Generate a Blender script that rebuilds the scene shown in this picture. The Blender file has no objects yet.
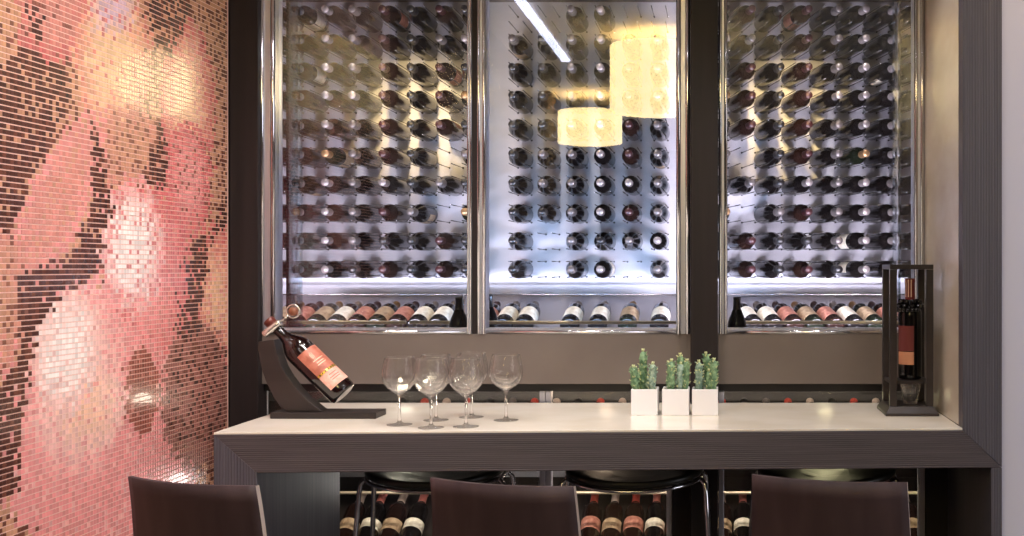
import bpy, bmesh, math, random
from mathutils import Vector, Matrix
random.seed(7)
SC = bpy.context.scene
COL = SC.collection
F, CX, CY, H = 1100.0, 722.0, 267.0, 1.40     # focal length in pixels, principal point, eye height
PI = math.pi
FRONT = -1
def P(px, py, d): return Vector(((px-CX)*d/F, d, H-(py-CY)*d/F))
def X(px, d): return (px-CX)*d/F
def Z(py, d): return H-(py-CY)*d/F
def lin(c):
    return tuple((v/255/12.92 if v/255 <= .04045 else ((v/255+.055)/1.055)**2.4) for v in c)

# ------------------------------------------------------------------ materials
MATS = {}
def mat(name, rgb, rough=.5, metal=0., spec=.5, emit=None, estr=0., coat=0.):
    if name in MATS: return MATS[name]
    m = bpy.data.materials.new(name); m.use_nodes = True
    b = m.node_tree.nodes['Principled BSDF']
    b.inputs['Base Color'].default_value = (*lin(rgb), 1)
    b.inputs['Roughness'].default_value = rough
    b.inputs['Metallic'].default_value = metal
    b.inputs['Specular IOR Level'].default_value = spec
    b.inputs['Coat Weight'].default_value = coat
    if emit:
        b.inputs['Emission Color'].default_value = (*lin(emit), 1)
        b.inputs['Emission Strength'].default_value = estr
    MATS[name] = m
    return m
def N(m, t, **kw):
    n = m.node_tree.nodes.new(t)
    for k, v in kw.items(): setattr(n, k, v)
    return n
def L(m, a, b): m.node_tree.links.new(a, b)
def bsdf(m): return m.node_tree.nodes['Principled BSDF']

def noise_mix(m, c1, c2, scale, stretch=(1,1,1), detail=4, bump=0., lo=.35, hi=.65, bdist=.002):
    """two-colour noise in object space, optionally stretched, with a little bump"""
    tc = N(m, 'ShaderNodeTexCoord'); mp = N(m, 'ShaderNodeMapping'); mp.inputs['Scale'].default_value = stretch
    nz = N(m, 'ShaderNodeTexNoise'); nz.inputs['Scale'].default_value = scale; nz.inputs['Detail'].default_value = detail
    cr = N(m, 'ShaderNodeValToRGB')
    cr.color_ramp.elements[0].position = lo; cr.color_ramp.elements[0].color = (*lin(c1), 1)
    cr.color_ramp.elements[1].position = hi; cr.color_ramp.elements[1].color = (*lin(c2), 1)
    L(m, tc.outputs['Object'], mp.inputs['Vector']); L(m, mp.outputs['Vector'], nz.inputs['Vector'])
    L(m, nz.outputs['Fac'], cr.inputs['Fac']); L(m, cr.outputs['Color'], bsdf(m).inputs['Base Color'])
    if bump:
        bp = N(m, 'ShaderNodeBump'); bp.inputs['Strength'].default_value = bump; bp.inputs['Distance'].default_value = bdist
        L(m, nz.outputs['Fac'], bp.inputs['Height']); L(m, bp.outputs['Normal'], bsdf(m).inputs['Normal'])
    return m

def wood(name, c1, c2, axis, pitch=.0055, rough=.5):
    """dark reeded veneer: fine ridges running along one axis"""
    m = mat(name, c1, rough, spec=.35)
    tc = N(m, 'ShaderNodeTexCoord'); mp = N(m, 'ShaderNodeMapping')
    st = {'x': (1.2, 60, 140), 'z': (140, 60, 1.2), 'y': (140, 1.2, 140)}[axis]
    mp.inputs['Scale'].default_value = st
    nz = N(m, 'ShaderNodeTexNoise'); nz.inputs['Scale'].default_value = 1.6; nz.inputs['Detail'].default_value = 3
    cr = N(m, 'ShaderNodeValToRGB')
    cr.color_ramp.elements[0].position = .3; cr.color_ramp.elements[0].color = (*lin(c1), 1)
    cr.color_ramp.elements[1].position = .7; cr.color_ramp.elements[1].color = (*lin(c2), 1)
    wv = N(m, 'ShaderNodeTexWave', bands_direction={'x': 'Z', 'z': 'X', 'y': 'X'}[axis])
    wv.inputs['Scale'].default_value = .314/pitch; wv.inputs['Distortion'].default_value = .0
    bp = N(m, 'ShaderNodeBump'); bp.inputs['Strength'].default_value = .5; bp.inputs['Distance'].default_value = .002
    mx = N(m, 'ShaderNodeMix', data_type='RGBA', blend_type='MULTIPLY'); mx.inputs['Factor'].default_value = .22
    L(m, tc.outputs['Object'], mp.inputs['Vector']); L(m, mp.outputs['Vector'], nz.inputs['Vector'])
    L(m, nz.outputs['Fac'], cr.inputs['Fac']); L(m, tc.outputs['Object'], wv.inputs['Vector'])
    L(m, cr.outputs['Color'], mx.inputs[6]); L(m, wv.outputs['Color'], mx.inputs[7])
    L(m, mx.outputs[2], bsdf(m).inputs['Base Color'])
    L(m, wv.outputs['Fac'], bp.inputs['Height']); L(m, bp.outputs['Normal'], bsdf(m).inputs['Normal'])
    return m

def pane_mat(name, ior, tint=(1,1,1)):
    """clear sheet glass: see-through with a Fresnel mirror reflection"""
    m = bpy.data.materials.new(name); m.use_nodes = True
    nt = m.node_tree; nt.nodes.remove(bsdf(m))
    out = nt.nodes['Material Output']
    tr = N(m, 'ShaderNodeBsdfTransparent'); tr.inputs['Color'].default_value = (*tint, 1)
    gl = N(m, 'ShaderNodeBsdfGlossy'); gl.inputs['Roughness'].default_value = .004
    fr = N(m, 'ShaderNodeFresnel'); fr.inputs['IOR'].default_value = ior
    mx = N(m, 'ShaderNodeMixShader')
    L(m, fr.outputs['Fac'], mx.inputs['Fac']); L(m, tr.outputs['BSDF'], mx.inputs[1]); L(m, gl.outputs['BSDF'], mx.inputs[2])
    L(m, mx.outputs['Shader'], out.inputs['Surface'])
    return m
def glass_mat(name, rgb=(255,255,255), ior=1.3):
    m = bpy.data.materials.new(name); m.use_nodes = True
    b = bsdf(m); b.inputs['Base Color'].default_value = (*lin(rgb), 1)
    b.inputs['Transmission Weight'].default_value = 1; b.inputs['Roughness'].default_value = 0
    b.inputs['IOR'].default_value = ior
    tr = N(m, 'ShaderNodeBsdfTransparent'); mx = N(m, 'ShaderNodeMixShader'); mx.inputs['Fac'].default_value = .35
    L(m, b.outputs['BSDF'], mx.inputs[1]); L(m, tr.outputs['BSDF'], mx.inputs[2])
    L(m, mx.outputs['Shader'], m.node_tree.nodes['Material Output'].inputs['Surface'])
    return m

M = {}
M['wood_x'] = wood('dark_veneer_horizontal', (76,68,71), (91,82,85), 'x')
M['wood_z'] = wood('dark_veneer_vertical', (76,72,80), (94,90,98), 'z', pitch=.0075)
M['post'] = noise_mix(mat('post_dark', (34,28,29), .5, spec=.3), (31,25,26), (40,33,34), 20, (1,1,.05))
M['chairwood'] = noise_mix(mat('chair_wenge', (64,49,51), .55, spec=.3), (57,43,45), (70,54,56), 14, (1,1,.12))
M['chairedge'] = mat('chair_ply_edge', (176,160,150), .4)
M['top'] = noise_mix(mat('cream_worktop', (228,218,202), .18, spec=.5), (224,213,196), (233,224,210), 6)
M['taupe'] = noise_mix(mat('taupe_panel', (108,98,92), .42), (105,95,89), (111,101,95), 5)
M['chrome'] = mat('chrome', (215,215,220), .12, 1.)
M['steel'] = noise_mix(mat('brushed_steel_frame', (196,196,206), .38, .75), (186,186,198), (206,206,216), 12, (40,40,.6))
M['brass'] = mat('warm_rail', (222,208,184), .35, .6)
M['rackwall'] = noise_mix(mat('rack_wall_steel', (196,192,198), .55, .12), (192,188,194), (200,196,202), 4, (1,1,4))
M['rod'] = mat('rack_rod', (150,146,146), .25, .85)
M['bottle'] = mat('bottle_dark', (12,9,9), .16, 0, .35)
M['bottle_b'] = mat('bottle_brown', (26,14,11), .16, 0, .35)
M['bottle_g'] = mat('bottle_green', (15,18,11), .16, 0, .35)
M['cap_silver'] = mat('foil_silver', (205,200,198), .3, .5)
M['cap_red'] = mat('foil_red', (52,24,26), .35, .2)
M['cap_black'] = mat('foil_black', (28,25,26), .3, .2)
M['cap_gold'] = mat('foil_gold', (150,116,82), .3, .6)
M['label_w'] = noise_mix(mat('label_white', (225,215,195), .6), (205,192,172), (235,228,212), 60)
M['label_p'] = noise_mix(mat('label_pink', (170,112,96), .6), (150,90,76), (188,130,112), 60)
M['label_t'] = noise_mix(mat('label_tan', (160,136,108), .6), (140,114,88), (178,154,124), 60)
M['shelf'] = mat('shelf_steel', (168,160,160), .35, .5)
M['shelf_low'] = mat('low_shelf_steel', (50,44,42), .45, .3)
M['dark'] = mat('cellar_dark', (46,40,38), .6)
M['cellar_top'] = mat('cellar_ceiling', (96,86,80), .5, .2)
M['white'] = mat('white_ceramic', (236,233,233), .35)
M['soil'] = mat('soil', (60,44,34), .9)
M['cactus'] = noise_mix(mat('cactus_green', (112,146,108), .6), (84,120,86), (150,180,136), 90, bump=.3)
M['cactus2'] = noise_mix(mat('cactus_grey_green', (136,160,142), .6), (106,136,116), (174,194,174), 90, bump=.3)
M['tip'] = mat('cactus_tip', (208,212,158), .6)
M['gold'] = mat('gold_band', (214,168,70), .3, .7)
M['standwood'] = noise_mix(mat('stand_wenge', (42,34,33), .45), (37,30,29), (49,40,38), 16, (.1,1,1))
M['bead'] = mat('black_bead', (16,14,16), .12)
M['redcap'] = mat('red_foil', (120,34,36), .3, .2)
M['metalwhite'] = mat('pewter', (222,216,208), .25, .8)
M['ball'] = mat('cork_ball', (132,80,56), .5)
M['glass'] = glass_mat('clear_glass')
M['pane'] = pane_mat('sheet_glass', 1.62, (.96,.97,.98))
M['pane_low'] = pane_mat('sheet_glass_low', 1.6, (.97,.97,.97))
M['niche'] = noise_mix(mat('niche_beige', (206,194,176), .22, spec=.5), (198,184,164), (215,205,190), 3.5, (1,1,2.2), lo=.3, hi=.7)
M['wallr'] = mat('wall_paint', (204,203,220), .7)
M['wallb'] = mat('room_wall', (128,122,126), .8)
M['floor'] = noise_mix(mat('floor_dark', (70,58,52), .4), (62,50,45), (78,66,60), 8)
M['ceil'] = mat('ceiling_paint', (225,220,215), .8)
M['stoolseat'] = mat('stool_seat_dark', (34,32,26), .35)
M['lampshade'] = mat('lampshade', (240,220,170), .7, emit=(255,228,160), estr=12.)
M['led'] = mat('led_strip', (240,240,255), .5, emit=(225,230,255), estr=13.)

# ------------------------------------------------------------------ mesh helpers
class MB:
    def __init__(s): s.v, s.f, s.m, s.mats, s.sm = [], [], [], [], []
    def _mi(s, m):
        if m not in s.mats: s.mats.append(m)
        return s.mats.index(m)
    def add(s, vs, fs, m, mtx=None, smooth=False):
        o = len(s.v); i = s._mi(m)
        for p in vs: s.v.append(tuple(mtx @ Vector(p)) if mtx is not None else tuple(p))
        for f in fs: s.f.append(tuple(k+o for k in f)); s.m.append(i); s.sm.append(smooth)
        return s
    def box(s, x0, x1, y0, y1, z0, z1, m, mtx=None):
        v = [(x,y,z) for x in (x0,x1) for y in (y0,y1) for z in (z0,z1)]
        f = [(0,1,3,2),(4,6,7,5),(0,4,5,1),(2,3,7,6),(0,2,6,4),(1,5,7,3)]
        return s.add(v, f, m, mtx)
    def prism(s, pts, z0, z1, m, mtx=None, top=None):
        """polygon (counter-clockwise in xy) extruded in z"""
        n = len(pts)
        v = [(x,y,z0) for x,y in pts]+[(x,y,z1) for x,y in pts]
        f = [tuple(range(n-1,-1,-1)), tuple(range(n,2*n))]+[(i,(i+1)%n,n+(i+1)%n,n+i) for i in range(n)]
        return s.add(v, f, m, mtx)
    def lathe(s, prof, m, seg=24, mtx=None, a0=0, a1=2*PI, bump=None):
        full = abs(a1-a0-2*PI) < 1e-6
        nseg = seg if full else seg+1
        v, f = [], []
        for i,(r,z) in enumerate(prof):
            for k in range(nseg):
                a = a0+(a1-a0)*k/seg
                rr = r*(1+bump(a, z)) if bump else r
                v.append((rr*math.cos(a), rr*math.sin(a), z))
        for i in range(len(prof)-1):
            for k in range(seg):
                k2 = (k+1) % nseg
                f.append((i*nseg+k, i*nseg+k2, (i+1)*nseg+k2, (i+1)*nseg+k))
        return s.add(v, f, m, mtx, True)
    def tube(s, pts, r, m, seg=10, cap=True, closed=False):
        pts = [Vector(p) for p in pts]; n = len(pts)
        rs = r if isinstance(r, (list, tuple)) else [r]*n
        v, f = [], []; up = None
        for i,p in enumerate(pts):
            if closed: t = (pts[(i+1)%n]-pts[i-1]).normalized()
            else: t = (pts[min(i+1,n-1)]-pts[max(i-1,0)]).normalized()
            if up is None:
                up = t.orthogonal().normalized()
            else:
                up = (up-t*up.dot(t)).normalized()
            b = t.cross(up)
            for k in range(seg):
                a = 2*PI*k/seg
                v.append(tuple(p+(up*math.cos(a)+b*math.sin(a))*rs[i]))
        for i in range(n if closed else n-1):
            j = (i+1) % n
            for k in range(seg):
                f.append((i*seg+k, i*seg+(k+1)%seg, j*seg+(k+1)%seg, j*seg+k))
        if cap and not closed:
            f.append(tuple(range(seg-1,-1,-1))); f.append(tuple((n-1)*seg+k for k in range(seg)))
        return s.add(v, f, m, None, True)
    def sphere(s, c, r, m, seg=12, rings=8, sq=(1,1,1)):
        prof = [(math.sin(PI*i/rings), -math.cos(PI*i/rings)) for i in range(rings+1)]
        prof = [(max(a,1e-4)*r, b*r) for a,b in prof]
        mt = Matrix.Translation(c) @ Matrix.Diagonal((*sq, 1))
        return s.lathe(prof, m, seg, mt)
    def mesh(s, name):
        me = bpy.data.meshes.new(name); me.from_pydata(s.v, [], s.f)
        for m in s.mats: me.materials.append(m)
        me.polygons.foreach_set('material_index', s.m); me.polygons.foreach_set('use_smooth', s.sm)
        me.update()
        return me
    def build(s, name, parent=None, bevel=0., **kw):
        o = bpy.data.objects.new(name, s.mesh(name)); COL.objects.link(o)
        if parent is not None: o.parent = parent
        if bevel:
            md = o.modifiers.new('bevel', 'BEVEL'); md.width = bevel; md.segments = 2; md.limit_method = 'ANGLE'
        return tag(o, **kw) if kw else o
def tag(o, label=None, cat=None, group=None, kind=None):
    if label: o['label'] = label
    if cat: o['category'] = cat
    if group: o['group'] = group
    if kind: o['kind'] = kind
    return o
def thing(name, loc, label, cat, group=None, rz=0.):
    o = bpy.data.objects.new(name, None); COL.objects.link(o)
    o.location = loc; o.rotation_euler = (0,0,rz); o.empty_display_size = .05
    return tag(o, label, cat, group)
def struct(name, mb, label, cat, bevel=0.):
    return mb.build(name, bevel=bevel, label=label, cat=cat, kind='structure')

def copy_tree(o, parent=None):
    c = o.copy(); COL.objects.link(c)
    if parent is not None: c.parent = parent
    for ch in list(o.children): copy_tree(ch, c)
    return c

# ------------------------------------------------------------------ the room shell
XL = -1.57                                   # plane of the mosaic wall
FL, FR = 2.891, 2.972                        # depth of the counter front at its left and right end
CT = .965                                    # counter top height
GD = 3.55                                    # glass plane
struct('floor', MB().box(-2.6, 4.2, -8, 5.1, -.06, 0, M['floor']), 'dark floor of the bar room', 'floor')
struct('ceiling', MB().box(XL-.2, 4.2, -8, 3.5, 3.0, 3.06, M['ceil']), 'plain pale ceiling of the bar room', 'ceiling')
struct('wall_back', MB().box(XL-.2, 4.2, -8.1, -8, 0, 3.0, M['wallb']), 'plain wall behind the viewer', 'wall')
struct('wall_side', MB().box(4.2, 4.3, -8, 3.1, 0, 3.0, M['wallb']), 'far side wall of the bar room', 'wall')
struct('wall_right', MB().box(.758, 4.2, FR+.03, 3.1, 0, 3.0, M['wallr']), 'pale wall at the right edge beside the dark upright', 'wall')
struct('wall_niche', MB().box(.650, .757, FR+.052, GD-.02, CT+.001, 3.0, M['niche']), 'glossy beige side wall at the right end of the counter', 'wall')

# mosaic wall: grouted panel with one small raised tile per cell
def seg_mask(poly):
    def f(x, y):
        c = False; n = len(poly)
        for i in range(n):
            x1,y1 = poly[i]; x2,y2 = poly[i-1]
            if (y1 > y) != (y2 > y) and x < (x2-x1)*(y-y1)/(y2-y1)+x1: c = not c
        return c
    return f
def ell(cx, cy, rx, ry, deg=0):
    a = math.radians(deg); ca, sa = math.cos(a), math.sin(a)
    return lambda x, y: math.hypot(((x-cx)*ca+(y-cy)*sa)/rx, (-(x-cx)*sa+(y-cy)*ca)/ry)
BROWN, BROWN2, TAN, DUSTY = (84,48,40), (112,66,52), (206,152,122), (214,142,128)
ROSE, PINK, PALE, WHITE, PEACH, LILAC, OCHRE = (208,108,106), (234,152,148), (246,194,186), (253,236,230), (242,194,158), (222,190,204), (206,156,112)
darks = [seg_mask(p) for p in (
    [(-80,40),(-20,75),(25,48),(50,62),(72,80),(70,102),(56,120),(44,150),(28,185),(16,225),(5,228),(-80,200)],
    [(92,120),(100,140),(108,185),(112,205),(104,235),(99,264),(68,268),(86,225),(92,180)],
    [(62,262),(104,262),(95,278),(62,292),(42,325),(30,360),(22,410),(15,495),(-80,520),(-80,400),(0,392),(20,345),(16,300),(18,270)],
    [(20,0),(38,8),(44,32),(40,48),(28,20)],
    [(150,-10),(188,-10),(190,12),(180,36),(166,56),(158,46),(148,28)],
    [(160,118),(166,150),(168,182),(158,190),(146,178),(152,150)],
    [(228,190),(228,225),(208,246),(202,300),(196,336),(180,338),(186,290),(184,262),(196,240),(212,232)],
    [(170,300),(196,290),(206,345),(228,340),(228,440),(165,440),(176,370)],
)]
dark_p = [.86,.9,.92,.55,.72,.8,.86,.18]
blobs = [  # (ellipse, edge colour, core colour, core size, speck chance, speck colour)
    (ell(52,18,46,44,20), ROSE, DUSTY, .75, .16, BROWN2),
    (ell(-40,20,60,60), TAN, OCHRE, .6, .2, BROWN),
    (ell(112,55,38,74), (226,150,130), (244,200,156), .8, .12, ROSE),
    (ell(112,2,28,36), PEACH, LILAC, .8, .2, ROSE),
    (ell(132,150,38,42), DUSTY, TAN, .6, .3, BROWN2),
    (ell(188,105,27,84), ROSE, PEACH, .78, .16, PINK),
    (ell(188,180,24,58), ROSE, PINK, .5, .14, BROWN2),
    (ell(56,205,100,30,-66), PINK, DUSTY, .8, .16, TAN),
    (ell(-10,300,40,80), DUSTY, TAN, .6, .25, BROWN2),
    (ell(150,292,44,108), ROSE, PINK, .4, .12, DUSTY),
    (ell(216,300,22,80), ROSE, PEACH, .5, .14, PINK),
    (ell(132,248,33,68), PINK, WHITE, .82, .16, ROSE),
    (ell(92,440,105,120), PINK, PINK, .5, .12, PALE),
    (ell(76,385,54,112,6), PINK, PALE, .9, .16, PINK),
    (ell(86,405,36,48), PALE, (246,198,170), .5, .14, PINK),
    (ell(66,352,34,62,6), PALE, WHITE, .8, .14, PALE),
    (ell(196,395,34,75), (150,100,90), (176,116,104), .6, .25, BROWN2),
    (ell(142,392,17,44), (160,92,78), (140,80,66), .6, .25, DUSTY),
    (ell(-60,480,60,90), PINK, ROSE, .5, .2, BROWN),
]
def tile_colour(u, v, rnd):
    s = XL*F/u                                    # design coordinates of the artwork on this wall
    x = CX+s+rnd.gauss(0, 2.2); y = CY-(v-H)*F/u+rnd.gauss(0, 3.0)
    c = TAN if rnd.random() < .65 else BROWN2
    hit = False
    for f, e, k, cs, sp, sc in blobs:
        q = f(x, y)+rnd.gauss(0, .05)
        if q < 1:
            t = min(1, max(0, (q-cs*.6)/(1-cs*.6)+rnd.gauss(0, .2)))
            c = tuple(b_*(1-t)+e_*t for b_, e_ in zip(k, e))
            if rnd.random() < sp*.7: c = tuple(.3*a+.7*b_ for a, b_ in zip(c, sc))
            hit = True
    for f, p in zip(darks, dark_p):
        if f(x, y) and rnd.random() < p: c = BROWN if rnd.random() < .75 else BROWN2
    if x < -18 and y < 330 and rnd.random() < .8: c = BROWN if rnd.random() < .7 else BROWN2
    g = rnd.uniform(.9, 1.06)
    return tuple(min(255, a*g) for a in c)
def mosaic():
    rnd = random.Random(3)
    pitch, t, gap = .0128, .0012, .0009
    v, f, cols = [], [], []
    y0, y1, z0, z1 = 1.9, 3.496, .55, 2.36
    for i in range(int((y1-y0)/pitch)):
        for j in range(int((z1-z0)/pitch)):
            a, b = y0+i*pitch, z0+j*pitch
            c = lin(tile_colour(a+pitch/2, b+pitch/2, rnd))
            o = len(v); A, B, D, E = a+gap, a+pitch-gap*.7, b+gap*1.6, b+pitch-gap*1.1
            x0, x1 = XL, XL+t; k = .0004
            v += [(x0,A,D),(x0,B,D),(x0,B,E),(x0,A,E),(x1,A+k,D+k),(x1,B-k,D+k),(x1,B-k,E-k),(x1,A+k,E-k)]
            f += [(o+4,o+5,o+6,o+7),(o,o+1,o+5,o+4),(o+1,o+2,o+6,o+5),(o+2,o+3,o+7,o+6),(o+3,o,o+4,o+7)]
            cols += [(*c, 1.)]*5
    me = bpy.data.meshes.new('mosaic_tiles'); me.from_pydata(v, [], f)
    at = me.attributes.new('tile_colour', 'FLOAT_COLOR', 'FACE')
    at.data.foreach_set('color', [q for c in cols for q in c])
    m = mat('mosaic_glass_tile', (220,140,130), .22, 0, .5, coat=.25)
    an = N(m, 'ShaderNodeAttribute'); an.attribute_name = 'tile_colour'
    L(m, an.outputs['Color'], bsdf(m).inputs['Base Color'])
    me.materials.append(m)
    return me
wl = struct('wall_left', MB().box(XL-.1, XL, 1.9, 3.498, 0, 3.0, mat('mosaic_grout', (232,188,172), .6)),
            'wall of pink, white and brown glass mosaic tiles left of the counter', 'wall')
struct('wall_room_left', MB().box(XL-.1, XL, -8, 1.899, 0, 3.0, mat('room_wall_dark', (84,72,72), .8)), 'dark plain wall nearer the viewer than the mosaic', 'wall')
mo = bpy.data.objects.new('mosaic_tiles', mosaic()); COL.objects.link(mo); mo.parent = wl

# posts, band, header
struct('trim_1', MB().box(X(229.5,3.5), X(258,3.5), 3.5, 3.57, 0, 3.0, M['post']), 'dark upright post between mosaic wall and left window', 'post', .002)
struct('trim_9', MB().box(X(471.3,3.52), X(476.2,3.52), GD-.02, GD+.05, Z(333.5,3.55), 2.72, M['post']), 'narrow dark strip between the left and centre windows', 'strip')
struct('trim_2', MB().box(X(690.5,3.49), X(718,3.49), 3.49, 3.60, 0, 3.0, M['post']), 'dark upright post between the centre and right windows', 'post', .002)
ZB0, ZB1 = Z(384,3.53), Z(334,3.53)
struct('trim_3', MB().box(X(258,3.5), X(690.5,3.49), 3.53, 3.60, ZB0, ZB1, M['taupe']), 'taupe panel band under the left and centre windows', 'panel', .001)
struct('trim_4', MB().box(X(718,3.49), .655, 3.53, 3.60, ZB0, ZB1, M['taupe']), 'taupe panel band under the right window', 'panel', .001)
struct('trim_5', MB().box(X(258,3.5), X(690.5,3.49), 3.545, 3.60, ZB0-.024, ZB0-.0005, M['cap_black']), 'black rail under the left taupe panel band', 'rail')
struct('trim_6', MB().box(X(718,3.49), .655, 3.545, 3.60, ZB0-.024, ZB0-.0005, M['cap_black']), 'black rail under the right taupe panel band', 'rail')
struct('trim_7', MB().box(X(258,3.5), X(690.5,3.49), 3.5, 3.62, 2.72, 3.0, M['post']).box(X(718,3.49), .757, 3.5, 3.62, 2.72, 3.0, M['post']), 'dark header above the windows', 'header')
# cellar shell
BW = 4.86
struct('wall_cellar_left', MB().box(-2.45, -2.35, 3.62, BW+.1, 0, 2.8, M['dark']), 'dark left end wall inside the wine cellar', 'wall')
struct('wall_cellar_right', MB().box(1.35, 1.45, 3.62, BW+.1, 0, 2.8, M['dark']), 'dark right end wall inside the wine cellar', 'wall')
struct('wall_cellar_back', MB().box(-2.35, 1.35, BW+.012, BW+.1, 0, 2.8, M['dark']), 'dark wall behind the wine racks', 'wall')
struct('ceiling_cellar', MB().box(-2.35, 1.35, 3.62, BW+.01, 2.57, 2.62, M['cellar_top']), 'dark metal ceiling of the wine cellar', 'ceiling')
struct('wall_cellar_jamb', MB().box(-2.35, X(230,3.5), 3.57, 3.62, 0, 3.0, M['dark']).box(.66, 1.35, 3.56, 3.62, 0, 3.0, M['dark']),
       'dark cellar wall hidden either side of the windows', 'wall')

# ------------------------------------------------------------------ windows
ZF0, ZF1 = Z(333.5,GD), 2.72
def window(n, xa, xb, lw, rw, label):
    """steel-framed fixed glass: left and right stile width in metres"""
    g = MB()
    d0, d1 = GD-.035, GD+.035
    w = struct('window_%d' % n, MB().box(xa+lw*.5, xb-rw*.5, GD-.004, GD+.004, ZF0+.012, ZF1-.012, M['pane']), label, 'window')
    def stile(a, b):
        m = MB()
        m.box(a, b, d0+.012, d1, ZF0, ZF1, M['steel'])
        r = min(.008, (b-a)*.2)
        for c in (a+r, b-r): m.tube([(c,d0+.012,ZF0),(c,d0+.012,ZF1)], r, M['chrome'], 12)
        return m
    stile(xa, xa+lw).build('stile', w); stile(xb-rw, xb).build('stile', w)
    s = MB().box(xa+lw, xb-rw, d0+.02, d1, ZF0, ZF0+.018, M['steel'])
    s.tube([(xa+lw,d0+.018,ZF0+.006),(xb-rw,d0+.018,ZF0+.006)], .006, M['chrome'], 10)
    s.build('bottom_rail', w)
    MB().box(xa+lw, xb-rw, d0+.02, d1, ZF1-.03, ZF1, M['steel']).build('top_rail', w)
    return w
window(1, X(258.5,3.52), X(471,3.52), X(274.5,3.52)-X(258.5,3.52), X(471,3.52)-X(466.5,3.52), 'left steel-framed cellar window, nearest the mosaic wall')
window(2, X(476.5,3.52), X(690,3.52), X(485,3.52)-X(476.5,3.52), X(690,3.52)-X(676,3.52), 'centre steel-framed cellar window, reflecting the room lamps')
window(3, X(718.5,3.52), .648, X(727.5,3.52)-X(718.5,3.52), .648-X(914.5,3.52), 'right steel-framed cellar window beside the beige side wall')
for a_, nm in ((X(294.5,3.66), 1), (X(896.5,3.66), 3)):
    o = MB().box(a_-.004, a_+.004, 3.6, 3.72, 1.105, 2.56, pane_mat('glass_fin', 1.5, (.72,.78,.82))).build('glass_fin')
    o.parent = bpy.data.objects['window_%d' % nm]
# lower glazing under the counter
def low_window(n, xa, xb, label):
    w = struct('window_%d' % n, MB().box(xa+.01, xb-.01, 3.566, 3.574, .03, ZB0-.03, M['pane_low']), label, 'window')
    for a in (xa, xb-.018): MB().box(a, a+.018, 3.55, 3.59, .01, ZB0-.026, M['steel']).build('stile', w, .002)
    MB().box(xa+.018, xb-.018, 3.552, 3.588, .01, .05, M['steel']).build('bottom_rail', w)
low_window(4, X(258,3.55), X(545,3.55), 'left glass panel under the counter, in front of the low wine shelf')
low_window(5, X(545.5,3.55), X(672,3.55), 'centre glass panel under the counter with red-labelled bottles behind')
low_window(6, X(718.5,3.55), X(925,3.55), 'right glass panel under the counter')
struct('trim_8', MB().box(X(672.5,3.55), X(690,3.5), 3.54, 3.60, .0, ZB0-.026, M['post']), 'dark panel strip beside the centre post under the counter', 'panel')
# ------------------------------------------------------------------ bar counter
ctr = thing('bar_counter', (-.3, 3.2, 0), 'long bar counter with cream top and thick dark reeded apron', 'counter')
ctr_inv = Matrix.Translation((.3,-3.2,0))
def cpart(name, mb, bevel=.0015):
    o = mb.build(name, bevel=bevel); o.parent = ctr; o.matrix_parent_inverse = ctr_inv; return o
xl, xr = X(213.5,FL), X(1002,FR)
AB = Z(470.5, 2.93)                                # underside of the apron
BK = 3.525
def fy(x): return FL+(x-xl)/(xr-xl)*(FR-FL)
def skew(x0, x1, dy0, y1): return [(x0, fy(x0)+dy0), (x1, fy(x1)+dy0), (x1, y1), (x0, y1)]
xul = X(962.5,FR)                                   # inner side of the upright
lw_ = X(256,FL)
# apron mitred at both ends; frame members keep their own grain
mi = CT-AB
def front_poly(pts, y0off, y1, m):
    b = MB(); n = len(pts)
    b.add([(x, fy(x)+y0off, z) for x, z in pts]+[(x, y1, z) for x, z in pts],
          [tuple(range(n)), tuple(range(2*n-1, n-1, -1))]+[(i, n+i, n+(i+1)%n, (i+1)%n) for i in range(n)], m)
    return b
zt = CT-.006
cpart('apron', front_poly([(xl+.0005,zt),(lw_,AB),(xr-.001,AB),(xul,zt)], 0, BK, M['wood_x']), .0008)
cpart('side_leg', front_poly([(xl,zt),(xl,0),(lw_,0),(lw_,AB-.0006)], 0, BK, M['wood_z']), .0008)
lr = X(991,FR)
cpart('side_leg', front_poly([(lr,AB-.0006),(lr,0),(xr,0),(xr,AB-.0006)], 0, BK+.02, M['wood_z']), .0008)
cpart('upright', front_poly([(xul,3.0),(xul,zt+.0005),(xr,AB+.0004),(xr,3.0)], 0, FR+.05, M['wood_z']), .0008)
cpart('worktop', MB().prism(skew(xl, xul-.0006, .001, BK), zt+.0003, CT, M['top']), .0008)

# ------------------------------------------------------------------ wine bottles
PROF_BDX = [(.0005,.006),(.026,.0),(.0345,.002),(.037,.008),(.0375,.02),(.0375,.188),(.036,.202),(.029,.218),(.019,.230),(.0148,.242),(.0142,.262),(.0140,.296),(.0005,.297)]
PROF_BRG = [(.0005,.006),(.028,.0),(.037,.002),(.0398,.009),(.040,.02),(.040,.152),(.0385,.172),(.033,.194),(.024,.218),(.0172,.240),(.0148,.262),(.0142,.296),(.0005,.297)]
CAPP = [(.0152,.240),(.0156,.243),(.0152,.262),(.0150,.288),(.0160,.289),(.0160,.297),(.0152,.3002),(.0005,.3008)]
CAPB = [(.0182,.238),(.0176,.2405),(.0158,.262),(.0152,.288),(.0160,.289),(.0160,.297),(.0152,.3002),(.0005,.3008)]
def bottle_meshes(prof, glass, capm, lab, name, seg=20, lz=None):
    body = MB().lathe(prof, glass, seg).mesh('wine_bottle_'+name)
    cap = MB().lathe(CAPB if prof is PROF_BRG else CAPP, capm, 14).mesh('capsule_'+name)
    lb = None
    if lab:
        r = prof[5][0]+.0006
        lz = lz or (.045, .135 if prof is PROF_BRG else .150)
        lb = MB().lathe([(r,lz[0]),(r,lz[1])], lab, 14, None, -PI*.62, PI*.62).mesh('paper_label_'+name)
    return body, cap, lb
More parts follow.
